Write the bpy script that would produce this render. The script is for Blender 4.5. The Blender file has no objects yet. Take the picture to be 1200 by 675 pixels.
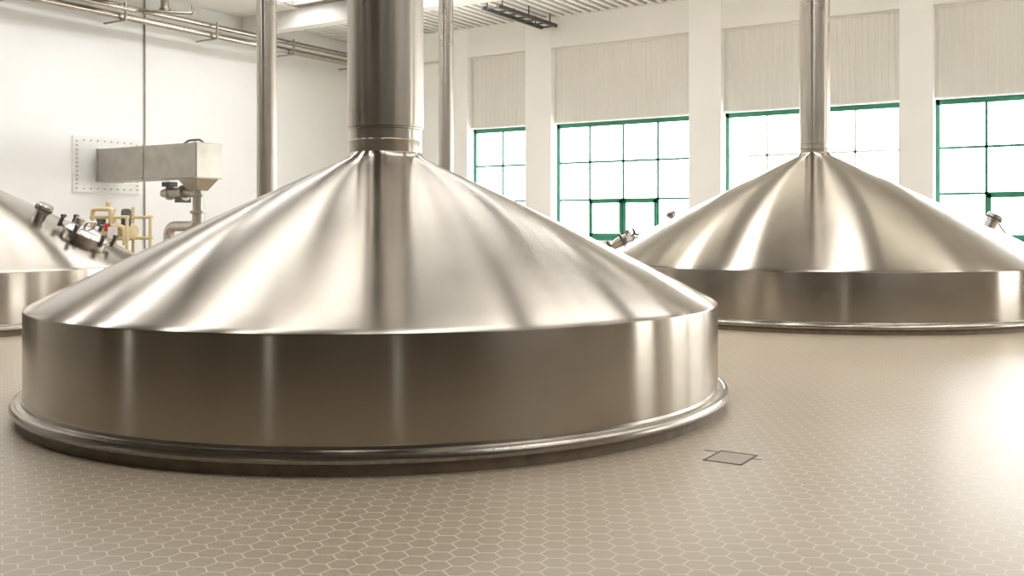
import bpy, bmesh, math, random
from mathutils import Vector, Matrix
random.seed(3)
S=bpy.context.scene
TH=math.radians(32.55); CT,ST=math.cos(TH),math.sin(TH)
def C(X,Y): # metres (right, ahead) of the viewpoint -> room axes
    return (CT*X-ST*Y, ST*X+CT*Y)
H=8.0; UL,UR,NB,NF=-23.0,16.0,-9.0,26.0
# ------------------------------------------------------------------ materials
def newmat(name):
    m=bpy.data.materials.new(name); m.use_nodes=True
    nt=m.node_tree; b=nt.nodes['Principled BSDF']
    return m,nt,b
def N(nt,t,**k):
    n=nt.nodes.new(t)
    for a,v in k.items(): setattr(n,a,v)
    return n
def ramp(nt,fac,c0,c1,p0=0.0,p1=1.0):
    r=N(nt,'ShaderNodeValToRGB'); r.color_ramp.elements[0].color=(*c0,1); r.color_ramp.elements[1].color=(*c1,1)
    r.color_ramp.elements[0].position=p0; r.color_ramp.elements[1].position=p1
    nt.links.new(fac,r.inputs[0]); return r.outputs[0]
def noisy(name,c0,c1,rough=.5,scale=3,metal=0,stretch=(1,1,1),detail=4,spec=.5):
    m,nt,b=newmat(name)
    tc=N(nt,'ShaderNodeTexCoord'); mp=N(nt,'ShaderNodeMapping'); mp.inputs['Scale'].default_value=stretch
    nt.links.new(tc.outputs['Object'],mp.inputs[0])
    n=N(nt,'ShaderNodeTexNoise'); n.inputs['Scale'].default_value=scale; n.inputs['Detail'].default_value=detail
    nt.links.new(mp.outputs[0],n.inputs['Vector'])
    nt.links.new(ramp(nt,n.outputs[0],c0,c1,.3,.7),b.inputs['Base Color'])
    b.inputs['Roughness'].default_value=rough; b.inputs['Metallic'].default_value=metal
    b.inputs['Specular IOR Level'].default_value=spec
    return m
def steel(name,c0,c1,rough=.27,aniso=.85,rot=.25,fine=60.):
    m,nt,b=newmat(name)
    tc=N(nt,'ShaderNodeTexCoord'); mp=N(nt,'ShaderNodeMapping'); mp.inputs['Scale'].default_value=(.3,.3,fine)
    nt.links.new(tc.outputs['Object'],mp.inputs[0])
    n=N(nt,'ShaderNodeTexNoise'); n.inputs['Scale'].default_value=2.; n.inputs['Detail'].default_value=5
    nt.links.new(mp.outputs[0],n.inputs['Vector'])
    n2=N(nt,'ShaderNodeTexNoise'); n2.inputs['Scale'].default_value=1.1; n2.inputs['Detail'].default_value=4
    nt.links.new(tc.outputs['Object'],n2.inputs['Vector'])
    m1=N(nt,'ShaderNodeMath',operation='MULTIPLY'); m1.inputs[1].default_value=.3; nt.links.new(n.outputs[0],m1.inputs[0])
    m2=N(nt,'ShaderNodeMath',operation='MULTIPLY_ADD'); m2.inputs[1].default_value=.7; nt.links.new(n2.outputs[0],m2.inputs[0]); nt.links.new(m1.outputs[0],m2.inputs[2])
    nt.links.new(ramp(nt,m2.outputs[0],c0,c1,.3,.7),b.inputs['Base Color'])
    mr=N(nt,'ShaderNodeMapRange'); mr.inputs[1].default_value=.3; mr.inputs[2].default_value=.7
    mr.inputs[3].default_value=rough*.93; mr.inputs[4].default_value=rough*1.08
    nt.links.new(n2.outputs[0],mr.inputs[0]); nt.links.new(mr.outputs[0],b.inputs['Roughness'])
    b.inputs['Metallic'].default_value=1
    b.inputs['Anisotropic'].default_value=aniso; b.inputs['Anisotropic Rotation'].default_value=rot
    tg=N(nt,'ShaderNodeTangent',direction_type='RADIAL',axis='Z'); nt.links.new(tg.outputs[0],b.inputs['Tangent'])
    return m
M_steel=steel('brushed_steel',(.385,.345,.29),(.44,.395,.335),rough=.215,aniso=.93)
M_stack=steel('stack_steel',(.46,.42,.36),(.52,.48,.42),rough=.28,fine=25)
M_flange=noisy('flange_steel',(.42,.385,.33),(.48,.445,.39),rough=.24,metal=1)
M_sheet=noisy('sheet_steel',(.36,.335,.29),(.44,.415,.37),rough=.38,metal=.75)
M_chrome=noisy('fitting_steel',(.5,.47,.42),(.6,.57,.52),rough=.25,metal=1)
M_wallw=noisy('white_wall',(.85,.85,.835),(.89,.89,.875),rough=.6,scale=.6)
M_pill=noisy('pillar_plaster',(.91,.905,.88),(.94,.935,.91),rough=.6,scale=1)
M_shut=noisy('shutter_sheet',(.73,.72,.67),(.77,.76,.71),rough=.5,scale=.5)
M_green=noisy('green_paint',(.03,.22,.13),(.05,.28,.17),rough=.4,scale=4)
M_glare=noisy('glare_pale',(.84,.86,.84),(.90,.91,.89),rough=.4,scale=4)  # pale tone imitates glare washing out the third window's muntins
M_ceil=noisy('ceiling_deck',(.20,.18,.155),(.25,.23,.20),rough=.6,scale=.5)
M_beam=noisy('beam_paint',(.84,.83,.80),(.88,.87,.84),rough=.6,scale=.8)
M_beam2=noisy('grey_beam_paint',(.30,.28,.25),(.36,.34,.30),rough=.6,scale=.8)
M_brown=noisy('back_wall_paint',(.14,.115,.085),(.18,.15,.115),rough=.6,scale=.6)
M_door=noisy('door_paint',(.10,.075,.05),(.13,.10,.07),rough=.5,scale=2)
M_dark=noisy('dark_metal',(.05,.05,.05),(.09,.085,.08),rough=.45,scale=6)
M_yel=noisy('cream_yellow_paint',(.62,.50,.27),(.72,.60,.36),rough=.4,scale=6)
M_red=noisy('red_paint',(.45,.03,.02),(.55,.06,.04),rough=.4,scale=6)
M_white=noisy('white_plastic',(.75,.75,.72),(.8,.8,.78),rough=.4,scale=6)
M_plinth=noisy('plinth_tile',(.17,.13,.09),(.25,.19,.13),rough=.5,scale=9)
M_fill,nt_,b_=newmat('fill_diffuser'); b_.inputs['Base Color'].default_value=(.9,.9,.85,1); b_.inputs['Emission Color'].default_value=(1,.94,.84,1); b_.inputs['Emission Strength'].default_value=18  # glow of the added fill battens
def glassm():
    m=bpy.data.materials.new('window_glass'); m.use_nodes=True; nt=m.node_tree; nt.nodes.clear()
    o=N(nt,'ShaderNodeOutputMaterial'); t=N(nt,'ShaderNodeBsdfTransparent'); t.inputs[0].default_value=(.98,.98,.98,1)
    g=N(nt,'ShaderNodeBsdfGlossy'); g.inputs['Roughness'].default_value=.05
    x=N(nt,'ShaderNodeMixShader'); x.inputs[0].default_value=.06
    nt.links.new(t.outputs[0],x.inputs[1]); nt.links.new(g.outputs[0],x.inputs[2]); nt.links.new(x.outputs[0],o.inputs[0]); return m
M_glass=glassm()
def hexfloor():
    m,nt,b=newmat('hexagon_tile')
    L=nt.links.new
    tc=N(nt,'ShaderNodeTexCoord')
    def VM(op,a,bb=None):
        n=N(nt,'ShaderNodeVectorMath',operation=op)
        for i,x in enumerate((a,bb)):
            if x is None: continue
            if isinstance(x,tuple): n.inputs[i].default_value=x
            else: L(x,n.inputs[i])
        return n
    def MA(op,a,bb=None,cl=False):
        n=N(nt,'ShaderNodeMath',operation=op); n.use_clamp=cl
        for i,x in enumerate((a,bb)):
            if x is None: continue
            if isinstance(x,(int,float)): n.inputs[i].default_value=x
            else: L(x,n.inputs[i])
        return n.outputs[0]
    s3=math.sqrt(3)
    sz=.13
    p=VM('MULTIPLY',tc.outputs['Object'],(1/sz,1/sz,0)).outputs[0]
    p=VM('ADD',p,(400,400*s3,.5)).outputs[0]
    def gv(off):
        q=VM('ADD',p,off).outputs[0]
        q=VM('MODULO',q,(1,s3,1)).outputs[0]
        return VM('SUBTRACT',q,(.5,s3/2,.5)).outputs[0]
    a=gv((0,0,0)); c=gv((.5,s3/2,0))
    def hd(g):
        ab=VM('ABSOLUTE',g).outputs[0]
        sp=N(nt,'ShaderNodeSeparateXYZ'); L(ab,sp.inputs[0])
        return MA('MAXIMUM',sp.outputs[0],VM('DOT_PRODUCT',ab,(.5,s3/2,0)).outputs['Value'])
    d=MA('MINIMUM',hd(a),hd(c))
    mr=N(nt,'ShaderNodeMapRange'); mr.inputs[1].default_value=.452; mr.inputs[2].default_value=.478; L(d,mr.inputs[0])
    gr=mr.outputs[0]
    nz=N(nt,'ShaderNodeTexNoise'); nz.inputs['Scale'].default_value=.5; nz.inputs['Detail'].default_value=3; L(tc.outputs['Object'],nz.inputs['Vector'])
    col=ramp(nt,nz.outputs[0],(.37,.30,.21),(.43,.355,.255),.3,.7)
    mc=N(nt,'ShaderNodeMix',data_type='RGBA'); L(gr,mc.inputs[0]); L(col,mc.inputs[6]); mc.inputs[7].default_value=(.61,.54,.43,1)
    L(mc.outputs[2],b.inputs['Base Color'])
    rr=MA('ADD',MA('MULTIPLY',gr,.2),MA('ADD',MA('MULTIPLY',nz.outputs[0],.08),.28)); L(rr,b.inputs['Roughness'])
    b.inputs['Specular IOR Level'].default_value=.5
    return m
M_floor=hexfloor()
# ------------------------------------------------------------------ builders
class MB:
    def __init__(s): s.v=[];s.f=[]
    def box(s,x0,x1,y0,y1,z0,z1):
        i=len(s.v)
        s.v+=[(x0,y0,z0),(x1,y0,z0),(x1,y1,z0),(x0,y1,z0),(x0,y0,z1),(x1,y0,z1),(x1,y1,z1),(x0,y1,z1)]
        s.f+=[tuple(i+k for k in q) for q in ((3,2,1,0),(4,5,6,7),(0,1,5,4),(1,2,6,5),(2,3,7,6),(3,0,4,7))]
    def lathe(s,prof,seg=64,cx=0,cy=0,cz=0,axis='Z',cap=False):
        i=len(s.v); n=len(prof)
        for k in range(seg):
            a=2*math.pi*k/seg; c,sn=math.cos(a),math.sin(a)
            for r,z in prof:
                if axis=='Z': s.v.append((cx+r*c,cy+r*sn,cz+z))
                elif axis=='X': s.v.append((cx+z,cy+r*c,cz+r*sn))
                else: s.v.append((cx+r*sn,cy+z,cz+r*c))
        for k in range(seg):
            k2=(k+1)%seg
            for j in range(n-1):
                s.f.append((i+k*n+j,i+k2*n+j,i+k2*n+j+1,i+k*n+j+1))
        if cap:
            s.f.append(tuple(i+k*n for k in reversed(range(seg)))); s.f.append(tuple(i+k*n+n-1 for k in range(seg)))
    def cyl(s,r,z0,z1,**k): s.lathe([(r,z0),(r,z1)],cap=True,**k)
    def make(s,name,mat,parent=None,loc=(0,0,0),smooth=False,bevel=0):
        me=bpy.data.meshes.new(name); me.from_pydata(s.v,[],s.f); me.update()
        bm=bmesh.new(); bm.from_mesh(me); bmesh.ops.recalc_face_normals(bm,faces=bm.faces); bm.to_mesh(me); bm.free()
        if smooth:
            me.polygons.foreach_set('use_smooth',[True]*len(me.polygons)); me.set_sharp_from_angle(angle=math.radians(35))
        me.materials.append(mat)
        o=bpy.data.objects.new(name,me); o.location=loc; S.collection.objects.link(o)
        if parent: o.parent=parent
        if bevel:
            b=o.modifiers.new('bevel','BEVEL'); b.width=bevel; b.segments=2; b.limit_method='ANGLE'
        return o
def empty(name,loc=(0,0,0),rot=None,parent=None):
    e=bpy.data.objects.new(name,None); e.location=loc; e.empty_display_size=.2
    if rot is not None: e.rotation_euler=rot
    S.collection.objects.link(e)
    if parent: e.parent=parent
    return e
def tube(name,pts,r,mat,parent=None,loc=(0,0,0),fillet=0):
    P=[Vector(p) for p in pts]
    if fillet:
        Q=[P[0]]
        for i in range(1,len(P)-1):
            a=(P[i-1]-P[i]).normalized(); b=(P[i+1]-P[i]).normalized()
            for t in [k/8 for k in range(9)]:
                p0=P[i]+a*fillet; p2=P[i]+b*fillet
                Q.append(p0*(1-t)**2+P[i]*2*t*(1-t)+p2*t*t)
        Q.append(P[-1]); P=Q
    cu=bpy.data.curves.new(name,'CURVE'); cu.dimensions='3D'; cu.bevel_depth=r; cu.bevel_resolution=6; cu.use_fill_caps=True
    sp=cu.splines.new('POLY'); sp.points.add(len(P)-1)
    for q,p in zip(sp.points,P): q.co=(*p,1)
    cu.materials.append(mat)
    o=bpy.data.objects.new(name,cu); o.location=loc; S.collection.objects.link(o)
    for s_ in cu.splines: s_.use_smooth=True
    if parent: o.parent=parent
    return o
# ------------------------------------------------------------------ room shell
m=MB(); m.box(UL-.3,UR+.3,NB-.3,NF+.4,-.2,0); m.make('floor',M_floor)
def grid_wall(name,axis,p0,p1,s0,s1,z0,z1,ops,mat):
    ss=sorted({s0,s1,*[o[0] for o in ops],*[o[1] for o in ops]}); zs=sorted({z0,z1,*[o[2] for o in ops],*[o[3] for o in ops]})
    m=MB()
    for i in range(len(ss)-1):
        for j in range(len(zs)-1):
            a,b,c,d=ss[i],ss[i+1],zs[j],zs[j+1]; mx,mz=(a+b)/2,(c+d)/2
            if any(o[0]<mx<o[1] and o[2]<mz<o[3] for o in ops): continue
            if axis=='n': m.box(a,b,p0,p1,c,d)
            elif axis=='u': m.box(p0,p1,a,b,c,d)
            else: m.box(a,b,c,d,p0,p1)
    return m.make(name,mat)
SILL=1.2; WT=4.74; SHT=7.03
wins=[(-18.1,-15.92,2),(-15.0,-10.56,4),(-9.62,-5.0,4),(-4.22,.3,4),(1.2,5.7,4),(6.6,11.1,4)]
grid_wall('wall_window_side','n',NF+.05,NF+.4,UL-.3,UR+.3,0,H,[(a,b,SILL,WT) for a,b,_ in wins],M_pill)
grid_wall('wall_left','u',UL-.3,UL,NB-.3,NF+.05,0,H,[],M_wallw)
rw=[(20.0,24.4)]  # added opening, out of view, for extra daylight
grid_wall('wall_right','u',UR,UR+.3,NB-.3,NF+.05,0,H,[(a,b,SILL,WT) for a,b in rw],M_brown)
bw=[(-17.5,-16.9),(-3.5,-3.2),(9,9.6)]; BT=2.5  # added slits behind the camera, for light streaks on the kettle shell
grid_wall('wall_back','n',NB-.3,NB,UL,UR,0,H,[(a,b,1.0,BT) for a,b in bw],M_brown)
SK=[(-20.6,-19.4),(-16.2,-15.1),(-11.4,-10.5),(-8.4,-7.7),(-4.3,-3.5),(.5,1.3),(6,7.3),(11,12.3)]  # added roof openings, unseen, for fill light and cone streaks
S0,S1=2.0,20.5
grid_wall('ceiling','z',H,H+.25,UL-.3,UR+.3,NB-.3,NF+.4,[(a,b,S0,S1) for a,b in SK],M_ceil)
# pilasters, lintel
edges=[(-18.75,-18.1)]+[(wins[i][1],wins[i+1][0]) for i in range(5)]+[(11.1,12.0)]
m=MB()
for a,b in edges: m.box(a,b,NF-.3,NF+.05,0,H)
m.make('trim_1',M_pill)
m=MB(); m.box(UL,UR,NF-.28,NF+.05,SHT,H-.001); m.make('trim_2',M_beam)
m=MB()
for a,b,_ in wins: m.box(a,b,NF-.35,NF+.35,SILL-.08,SILL)
m.make('trim_3',M_beam)
# corrugated shutters
for a,b,_ in wins:
    e=empty('roller_shutter',((a+b)/2,NF-.05,WT))
    w=(b-a)/2; m=MB(); x=-w; pr=[]; pitch=.16
    while x<w-.001:
        for dx,dy in ((0,0),(.06,0),(.08,-.012),(.14,-.012)): 
            if x+dx<w: pr.append((x+dx,dy))
        x+=pitch
    pr.append((w,0))
    for i,(px_,py_) in enumerate(pr): m.v+= [(px_,py_,0.02),(px_,py_,SHT-WT)]
    for i in range(len(pr)-1): m.f.append((2*i,2*i+2,2*i+3,2*i+1))
    m.make('sheet',M_shut,e)
    m=MB(); m.box(-w,w,-.06,.04,0,.05); m.box(-w,w,-.05,.03,SHT-WT-.05,SHT-WT); m.make('edge_rail',M_beam,e)
# windows
def window(a,b,z0,z1,cols,idx,axis,pos,mat,case=True,inner=None):
    e=empty('window_%d'%idx)
    m=MB(); g=MB(); q=MB()
    def bx(mm,s0,s1,t0,t1,c,d):
        if axis=='n': mm.box(s0,s1,pos+t0,pos+t1,c,d)
        else: mm.box(pos+t0,pos+t1,s0,s1,c,d)
    F=.13
    bx(m,a,b,-.04,.06,z1-F,z1); bx(m,a,b,-.04,.06,z0,z0+F); bx(m,a,a+F*.7,-.04,.06,z0,z1); bx(m,b-F*.7,b,-.04,.06,z0,z1)
    cw=(b-a)/cols; rh=1.13
    zr=[z1-F/2-rh*i for i in range(1,10) if z1-rh*i>z0+.3]
    for i in range(1,cols): bx(q,a+cw*i-.03,a+cw*i+.03,-.03,.05,z0,z1)
    for z in zr: bx(q,a,b,-.03,.05,z-.03,z+.03)
    if case and len(zr)>1 and cols>2:
        zt=zr[1]; zb=max(z0+F,zt-1.13)
        for i in (1,2):
            l=a+cw*i; r=l+cw
            bx(q,l+.02,r-.02,-.08,.02,zt-.11,zt-.02); bx(q,l+.02,r-.02,-.08,.02,zb,zb+.09)
            bx(q,l+.02,l+.11,-.08,.02,zb,zt-.02); bx(q,r-.11,r-.02,-.08,.02,zb,zt-.02)
    m.make('frame',mat,e)
    if q.v: q.make('muntins',inner or mat,e)
    bx(g,a+.03,b-.03,.0,.008,z0+.03,z1-.03); g.make('glass',M_glass,e)
i=1
for a,b,c in wins:
    window(a,b,SILL,WT,c,i,'n',NF+.12,M_green,inner=M_glare if i==3 else None,case=i!=3); i+=1
for a,b in rw: window(a,b,SILL,WT,4,i,'u',UR+.12,M_green); i+=1  # added right-hand window, unseen
for a,b in bw: window(a,b,1.0,BT,1,i,'n',NB-.2,M_green,case=False); i+=1  # added back slits, unseen
# back door
e=empty('door_1',(-8.2,NB,0)); m=MB(); m.box(-1.3,-.02,0,.06,0,3.0); m.box(.02,1.3,0,.06,0,3.0); m.make('leaf',M_door,e,bevel=.01)
m=MB(); m.box(-1.45,-1.32,0,.1,0,3.15); m.box(1.32,1.45,0,.1,0,3.15); m.box(-1.45,1.45,0,.1,3.02,3.15); m.make('frame',M_dark,e)
tube('handle',[(.1,.12,.95),(.1,.12,1.25)],.015,M_chrome,e)
# baseboards
m=MB(); m.box(UL,UL+.02,NB,NF,0,.25); m.make('baseboard_left',M_plinth)
m=MB(); m.box(UR-.02,UR,NB,NF,0,.25); m.make('baseboard_right',M_plinth)
# ceiling beams & deck ribs
m=MB()
for n in (15.5,10,4.5,-1,-6): m.box(UL,UR,n-.2,n+.2,7.45,H)
m.make('ceiling_beam',M_beam2)
m=MB(); m.box(UL,UR,20.8,21.2,7.45,H); m.make('ceiling_beam',M_beam)
m=MB(); m.box(UL,-20.65,2,20.79,H-.03,H); m.make('ceiling_soffit',M_beam)
m=MB(); u=UL+.2
while u<UR:
    m.box(u,u+.12,21.2,NF-.28,H-.06,H); u+=.3
m.make('ceiling_deck_ribs',M_beam)
m=MB()
for a,b in SK:
    n=S0
    while n<S1: m.box(a,b,n-.03,n+.03,H+.05,H+.12); n+=1.3
m.make('added_skylight_bars',M_beam)
# added battens, mostly hidden by the beam: fill light for pillars and window wall
for u in (-20,-15.5,-11,-6.5,-2,2.5,7,11.5):
    e=empty('added_fill_batten',(u,21.75,7.70))
    m=MB(); m.box(-1.6,1.6,-.12,.06,.06,.12); m.box(-1.6,-1.55,-.1,.06,-.1,.06); m.box(1.55,1.6,-.1,.06,-.1,.06); m.box(-1.2,-1.17,-.03,0,.12,.24); m.box(1.17,1.2,-.03,0,.12,.24); m.make('housing',M_white,e)
    m=MB(); m.cyl(.05,-1.55,1.55,seg=20,axis='X'); m.make('tube',M_fill,e,smooth=True)
# cable trays under ceiling
e=empty('cable_tray')
m=MB()
for du in (0,.5): m.box(-15.3+du,-15.22+du,22.4,25.6,7.6,7.7)
for n in range(7): m.box(-15.3,-14.72,22.5+n*.5,22.55+n*.5,7.62,7.66)
m.make('rails',M_dark,e)
m=MB()
for n in (22.6,24,25.2): m.box(-15.27,-15.24,n,n+.03,7.7,8); m.box(-14.77,-14.74,n,n+.03,7.7,8)
m.make('hangers',M_dark,e)
# ------------------------------------------------------------------ left wall pipes
e=empty('overhead_pipework')
tube('pipe_upper',[(-22.3,NB+.5,7.34),(-22.3,25.5,7.34)],.075,M_flange,e)
tube('pipe_lower',[(-22.3,NB+.5,7.08),(-22.3,25.5,7.08)],.09,M_flange,e)
tube('pipe_branch',[(-21.9,-3,7.2),(-21.9,16.2,7.2),(-20.9,17.2,7.2),(-20.9,17.2,7.42)],.05,M_flange,e,fillet=.1)
m=MB()
for n in range(-8,26,3):
    m.box(-22.98,-22.1,n,n+.05,6.94,6.98); m.box(-22.12,-22.07,n,n+.05,6.94,7.42)
m.make('brackets',M_sheet,e)
e=empty('pipe_dropper',(-22.3,17.4,0))
m=MB(); m.lathe([(.11,7.42),(.11,7.5),(.15,7.5),(.15,7.54),(.11,7.54),(.11,7.96)],seg=32); m.make('stub',M_flange,e,smooth=True)
tube('wall_conduit',[(-22.97,17.27,1.0),(-22.97,17.27,7.9)],.022,M_sheet)
# ------------------------------------------------------------------ kettles
def onaxis(parent,name,r,zc,slope,az):
    nrm=Vector((math.cos(az)*slope,math.sin(az)*slope,1)).normalized()
    q=nrm.to_track_quat('Z','Y')
    e=bpy.data.objects.new(name,None); e.empty_display_size=.1; e.rotation_mode='QUATERNION'; e.rotation_quaternion=q
    e.location=(r*math.cos(az),r*math.sin(az),zc); S.collection.objects.link(e); e.parent=parent; return e
def kettle(X,Y,R,zr,za,rt,rs,collar):
    u,n=C(X,Y); e=empty('brew_kettle',(u,n,0))
    zb=.17
    sl=(za-zr)/(R-rt)
    prof=[(R,zb),(R,zr-.035),(R-.004,zr-.018),(R-.02,zr-.004),(R-.05,zr+.014)]
    K=14
    r0,z0=prof[-1]
    for i in range(1,K+1):
        t=i/K; r=r0+(rt*1.12-r0)*t
        prof.append((r,z0+(za-.06-z0)*t + .018*R/3*math.sin(math.pi*t)))
    prof+= [(rt*1.03,za-.025),(rt,za)]
    m=MB(); m.lathe(prof,seg=256); m.make('shell',M_steel,e,smooth=True)
    m=MB(); m.lathe([(R-.01,zb+.012),(R+.006,zb+.01),(R+.012,zb-.01),(R+.05,zb-.018),(R+.06,zb-.012),(R+.085,zb-.02),(R+.098,zb-.042),(R+.10,zb-.062),(R+.085,zb-.085),(R+.06,zb-.095),(R+.02,zb-.1)],seg=256)
    m.make('base_flange',M_flange,e,smooth=True)
    m=MB(); m.lathe([(R-.1,zb-.09),(R+.045,zb-.09),(R+.05,0)],seg=256); m.make('tiled_plinth',M_plinth,e,smooth=True)
    c=collar
    m=MB(); m.lathe([(rt,za-.01),(rt*1.0,za+.10*c),(rt*1.01,za+.105*c),(rt*1.01,za+.115*c),(rt*1.0,za+.12*c),(rt*1.005,za+.215*c),(rt*1.03,za+.22*c),(rt*1.03,za+.235*c),(rs,za+.24*c),(rs,H-.001)],seg=128)
    m.make('vapour_stack',M_stack,e,smooth=True)
    return e,sl
def coneZ(R,zr,za,rt,r):
    t=(R-.05-r)/(R-.05-rt*1.12); return zr+.014+(za-.06-zr-.014)*t+.018*R/3*math.sin(math.pi*max(0,min(1,t)))
def manhole(parent,args,r,az,s=1.0):
    R,zr,za,rt=args; sl=(za-zr)/(R-rt)
    e=onaxis(parent,'manhole',r,coneZ(R,zr,za,rt,r)-.03,sl,az)
    m=MB(); m.lathe([(.36*s,-.1),(.36*s,.10*s),(.41*s,.11*s),(.41*s,.15*s),(.36*s,.16*s),(.30*s,.19*s),(.15*s,.23*s),(.0,.24*s)],seg=48); m.make('neck_and_lid',M_chrome,e,smooth=True)
    m=MB()
    for k in range(6):
        a=k*math.pi/3; m.cyl(.03*s,.08*s,.24*s,seg=12,cx=.43*s*math.cos(a),cy=.43*s*math.sin(a)); m.box(.43*s*math.cos(a)-.06*s,.43*s*math.cos(a)+.06*s,.43*s*math.sin(a)-.02*s,.43*s*math.sin(a)+.02*s,.24*s,.28*s)
    m.make('wing_bolts',M_dark,e)
    tube('lid_handle',[(-.16*s,0,.2*s),(-.16*s,0,.34*s),(.16*s,0,.34*s),(.16*s,0,.2*s)],.02*s,M_chrome,e,fillet=.05*s)
    m=MB(); m.cyl(.07*s,.15*s,.30*s,seg=24,cx=.02,cy=.2*s); m.make('sight_glass',M_chrome,e,smooth=True)
    return e
def nozzle(parent,args,r,az,s=1.,handle=False):
    R,zr,za,rt=args; sl=(za-zr)/(R-rt)
    e=onaxis(parent,'nozzle',r,coneZ(R,zr,za,rt,r)-.03,sl,az)
    m=MB(); m.lathe([(.11*s,-.05),(.11*s,.16*s),(.14*s,.17*s),(.14*s,.28*s),(.12*s,.30*s),(.0,.305*s)],seg=32); m.make('body',M_chrome,e,smooth=True)
    m=MB(); m.lathe([(.147*s,.20*s),(.147*s,.23*s)],seg=32); m.make('clamp_band',M_dark,e)
    if handle:
        tube('lever',[(0,0,.25*s),(.25*s,-.25*s,.14*s),(.55*s,-.5*s,.08*s)],.022*s,M_sheet,e)
        m=MB(); m.lathe([(0,-.06),(.04,-.04),(.055,0),(.04,.04),(0,.06)],seg=16,cx=.55*s,cy=-.5*s,cz=.08*s); m.make('knob',M_chrome,e,smooth=True)
K1=(3.14,.926,2.31,.345); k1,_=kettle(-1.22,9.47,*K1,.365,1.0)
K2=(4.3,.95,3.02,.28); k2,_=kettle(5.8,18.8,*K2,.28,.8)
k3,_=kettle(-10.8,17.0,*K2,.28,.8)
A=math.radians(32.55)
manhole(k3,K2,3.42,A-math.radians(2),1.05)
nozzle(k3,K2,2.75,A-math.radians(6),1.0)
nozzle(k2,K2,3.05,A-math.radians(14),1.0,True)
manhole(k2,K2,3.62,A+math.radians(180-8),.75)
nozzle(k2,K2,2.75,A+math.radians(180-25),.7)
# ------------------------------------------------------------------ steel posts
def post(X,Y,r):
    u,n=C(X,Y); e=empty('steel_column',(u,n,0))
    m=MB(); m.cyl(r,0,H,seg=64); m.make('shaft',M_stack,e,smooth=True)
    m=MB(); m.cyl(r*1.6,0,.03,seg=48); m.make('foot_plate',M_flange,e,smooth=True)
post(-4.5,18.0,.18); post(-1.48,22.0,.165)
# ------------------------------------------------------------------ wall duct unit
e=empty('grist_conveyor')
m=MB(); m.box(-22.8,-18.9,15.65,16.42,2.78,3.62); m.make('casing',M_sheet,e,bevel=.015)
m=MB()
for u in (-22.75,-20.9,-18.95):
    m.box(u-.03,u+.03,15.635,16.435,2.765,3.635)
m.make('flanges',M_sheet,e,bevel=.005)
m=MB(); m.box(-23,-22.95,15.1,17.1,2.5,3.95); m.make('wall_plate',M_white,e)
m=MB()
for a in range(12):
    for nn in (15.2,17.0): m.cyl(.015,0,.05,seg=8,cx=-22.95,cy=nn,cz=2.6+a*.11,axis='X')
for a in range(8):
    for zz in (2.6,3.85): m.cyl(.015,0,.05,seg=8,cx=-22.95,cy=15.4+a*.2,cz=zz,axis='X')
m.make('plate_bolts',M_sheet,e)
m=MB()
m.v+=[(-19.3-.36,16.03-.34,2.78),(-19.3+.36,16.03-.34,2.78),(-19.3+.36,16.03+.34,2.78),(-19.3-.36,16.03+.34,2.78),
      (-19.3-.16,16.03-.16,2.48),(-19.3+.16,16.03-.16,2.48),(-19.3+.16,16.03+.16,2.48),(-19.3-.16,16.03+.16,2.48)]
m.f+=[(0,1,2,3),(4,5,6,7),(0,1,5,4),(1,2,6,5),(2,3,7,6),(3,0,4,7)]
m.make('hopper',M_flange,e)
m=MB(); m.lathe([(.14,2.5),(.14,2.4),(.2,2.39),(.2,2.34),(.13,2.33),(.13,2.0),(.19,1.99),(.19,1.93),(.14,1.92),(.14,1.7)],seg=32,cx=-19.3,cy=16.03); m.make('chute',M_sheet,e,smooth=True)
m=MB(); m.lathe([(0,0),(.1,0),(.1,.2),(.17,.22),(.17,.3),(.13,.32),(.13,.72),(.19,.73),(.19,.85),(.12,.86),(.12,1.3)],seg=32,cx=-20.6,cy=16.03,cz=2.44,axis='X'); m.make('drive_motor',M_sheet,e,smooth=True)
m=MB(); m.box(-20.5,-20.2,15.9,16.15,2.6,2.72); m.box(-19.95,-19.75,15.85,16.2,2.2,2.34); m.make('terminal_box',M_dark,e,bevel=.01)
tube('outlet_bend',[(-19.3,16.03,2.0),(-19.3,16.03,1.62),(-20.4,16.03,1.62),(-20.4,16.03,.0)],.13,M_chrome,e,fillet=.28)
tube('vent_rod',[(-19.9,16.0,3.6),(-19.6,16.0,3.72),(-19.2,16.0,3.72),(-19.0,16.0,3.6)],.025,M_dark,e,fillet=.05)
# ------------------------------------------------------------------ yellow pump skid
u,n=C(-8.75,22.0)
e=empty('hydraulic_pump_skid',(u,n,0))
for x in (-.65,.0,.6):
    for y in (-.3,.3): tube('leg',[(x,y,0),(x,y,1.85 if x else 2.05)],.035,M_yel,e)
for z in (1.35,1.82):
    for y in (-.3,.3): tube('rail',[(-.7,y,z),(.65,y,z)],.035,M_yel,e)
tube('loop_pipe',[(-.6,-.32,1.8),(-.6,-.32,2.0),(.1,-.32,2.0),(.1,-.32,1.6),(.55,-.32,1.6),(.55,-.32,1.2)],.05,M_yel,e,fillet=.12)
m=MB(); m.lathe([(0,-.6),(.16,-.55),(.2,-.45),(.2,.3),(.16,.4),(0,.43)],seg=32,cz=1.5,axis='X'); m.make('accumulator',M_yel,e,smooth=True)
m=MB(); m.lathe([(0,0),(.16,.0),(.16,.05),(.06,.08),(.06,.2)],seg=24,cx=-.2,cz=1.95,cy=-.2); m.make('handwheel',M_yel,e,smooth=True)
m=MB(); m.box(.05,.13,-.5,-.38,1.5,1.68); m.make('red_valve',M_red,e,bevel=.02)
m=MB(); m.box(.2,.42,-.5,-.4,1.35,1.6); m.box(-.45,-.3,-.48,-.4,1.3,1.5); m.make('control_box',M_white,e,bevel=.01)
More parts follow.
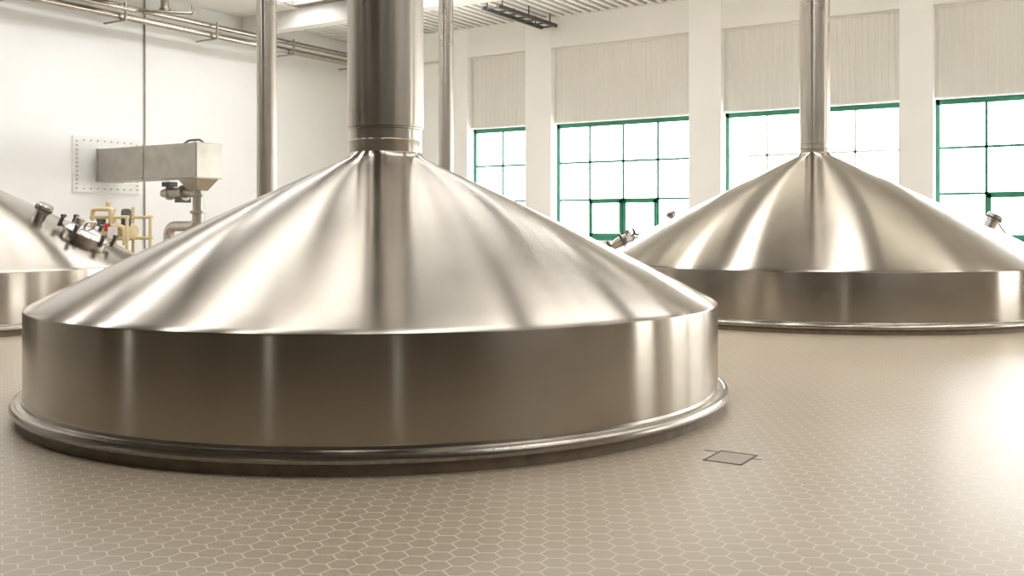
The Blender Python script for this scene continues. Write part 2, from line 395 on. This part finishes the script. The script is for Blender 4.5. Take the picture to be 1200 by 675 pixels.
m=MB(); m.lathe([(0,0),(.11,.01),(.11,.35),(.08,.4),(0,.41)],seg=24,cx=.3,cy=-.1,cz=1.6); m.box(-.2,.0,-.5,-.4,1.62,1.78); m.make('motor',M_dark,e,smooth=True)
m=MB(); m.box(-.75,.7,-.4,.4,0,.12); m.make('base_frame',M_dark,e)
# ------------------------------------------------------------------ floor drain
u,n=C(1.515,6.80)
e=empty('floor_drain',(u,n,0))
a,b,w=.138,.168,.016
m=MB(); m.box(-a,a,-b,-b+w,0,.004); m.box(-a,a,b-w,b,0,.004); m.box(-a,-a+w,-b,b,0,.004); m.box(a-w,a,-b,b,0,.004); m.make('frame',M_dark,e)
m=MB(); m.box(-a+w,a-w,-b+w,b-w,0,.002); m.make('cover',noisy('drain_cover_tile',(.32,.26,.18),(.37,.30,.22),rough=.4,scale=8),e)
m=MB(); m.box(-.24,-.137,.12,.135,0,.002); m.box(.137,.2,.05,.062,0,.002); m.make('joint_strip',M_dark,e)
# ------------------------------------------------------------------ light
w=bpy.data.worlds.new('daylight'); S.world=w; w.use_nodes=True
bg=w.node_tree.nodes['Background']; bg.inputs[0].default_value=(.995,.99,.98,1); bg.inputs[1].default_value=11.8
def portal(name,loc,rot,sx,sy):
    l=bpy.data.lights.new(name,'AREA'); l.shape='RECTANGLE'; l.size=sx; l.size_y=sy; l.cycles.is_portal=True
    o=bpy.data.objects.new(name,l); o.location=loc; o.rotation_euler=rot; S.collection.objects.link(o)
for a,b,_ in wins: portal('window_portal',((a+b)/2,NF+.3,(SILL+WT)/2),(math.radians(-90),0,0),b-a,WT-SILL)
for a,b in rw: portal('window_portal',(UR+.28,(a+b)/2,(SILL+WT)/2),(0,math.radians(90),0),WT-SILL,b-a)
for a,b in bw: portal('window_portal',((a+b)/2,NB-.28,(1+BT)/2),(math.radians(90),0,0),b-a,BT-1)
for a,b in SK: portal('added_skylight_portal',((a+b)/2,(S0+S1)/2,H+.2),(0,0,0),b-a,S1-S0)
# ------------------------------------------------------------------ camera
cd=bpy.data.cameras.new('camera'); cam=bpy.data.objects.new('camera',cd); S.collection.objects.link(cam)
cam.location=(0,0,1.6); cam.rotation_euler=(math.radians(90),0,TH)
cd.sensor_width=36; cd.lens=36*1150/1200; cd.shift_y=-71.5/1200; cd.clip_end=300
S.camera=cam
S.view_settings.view_transform='Standard'
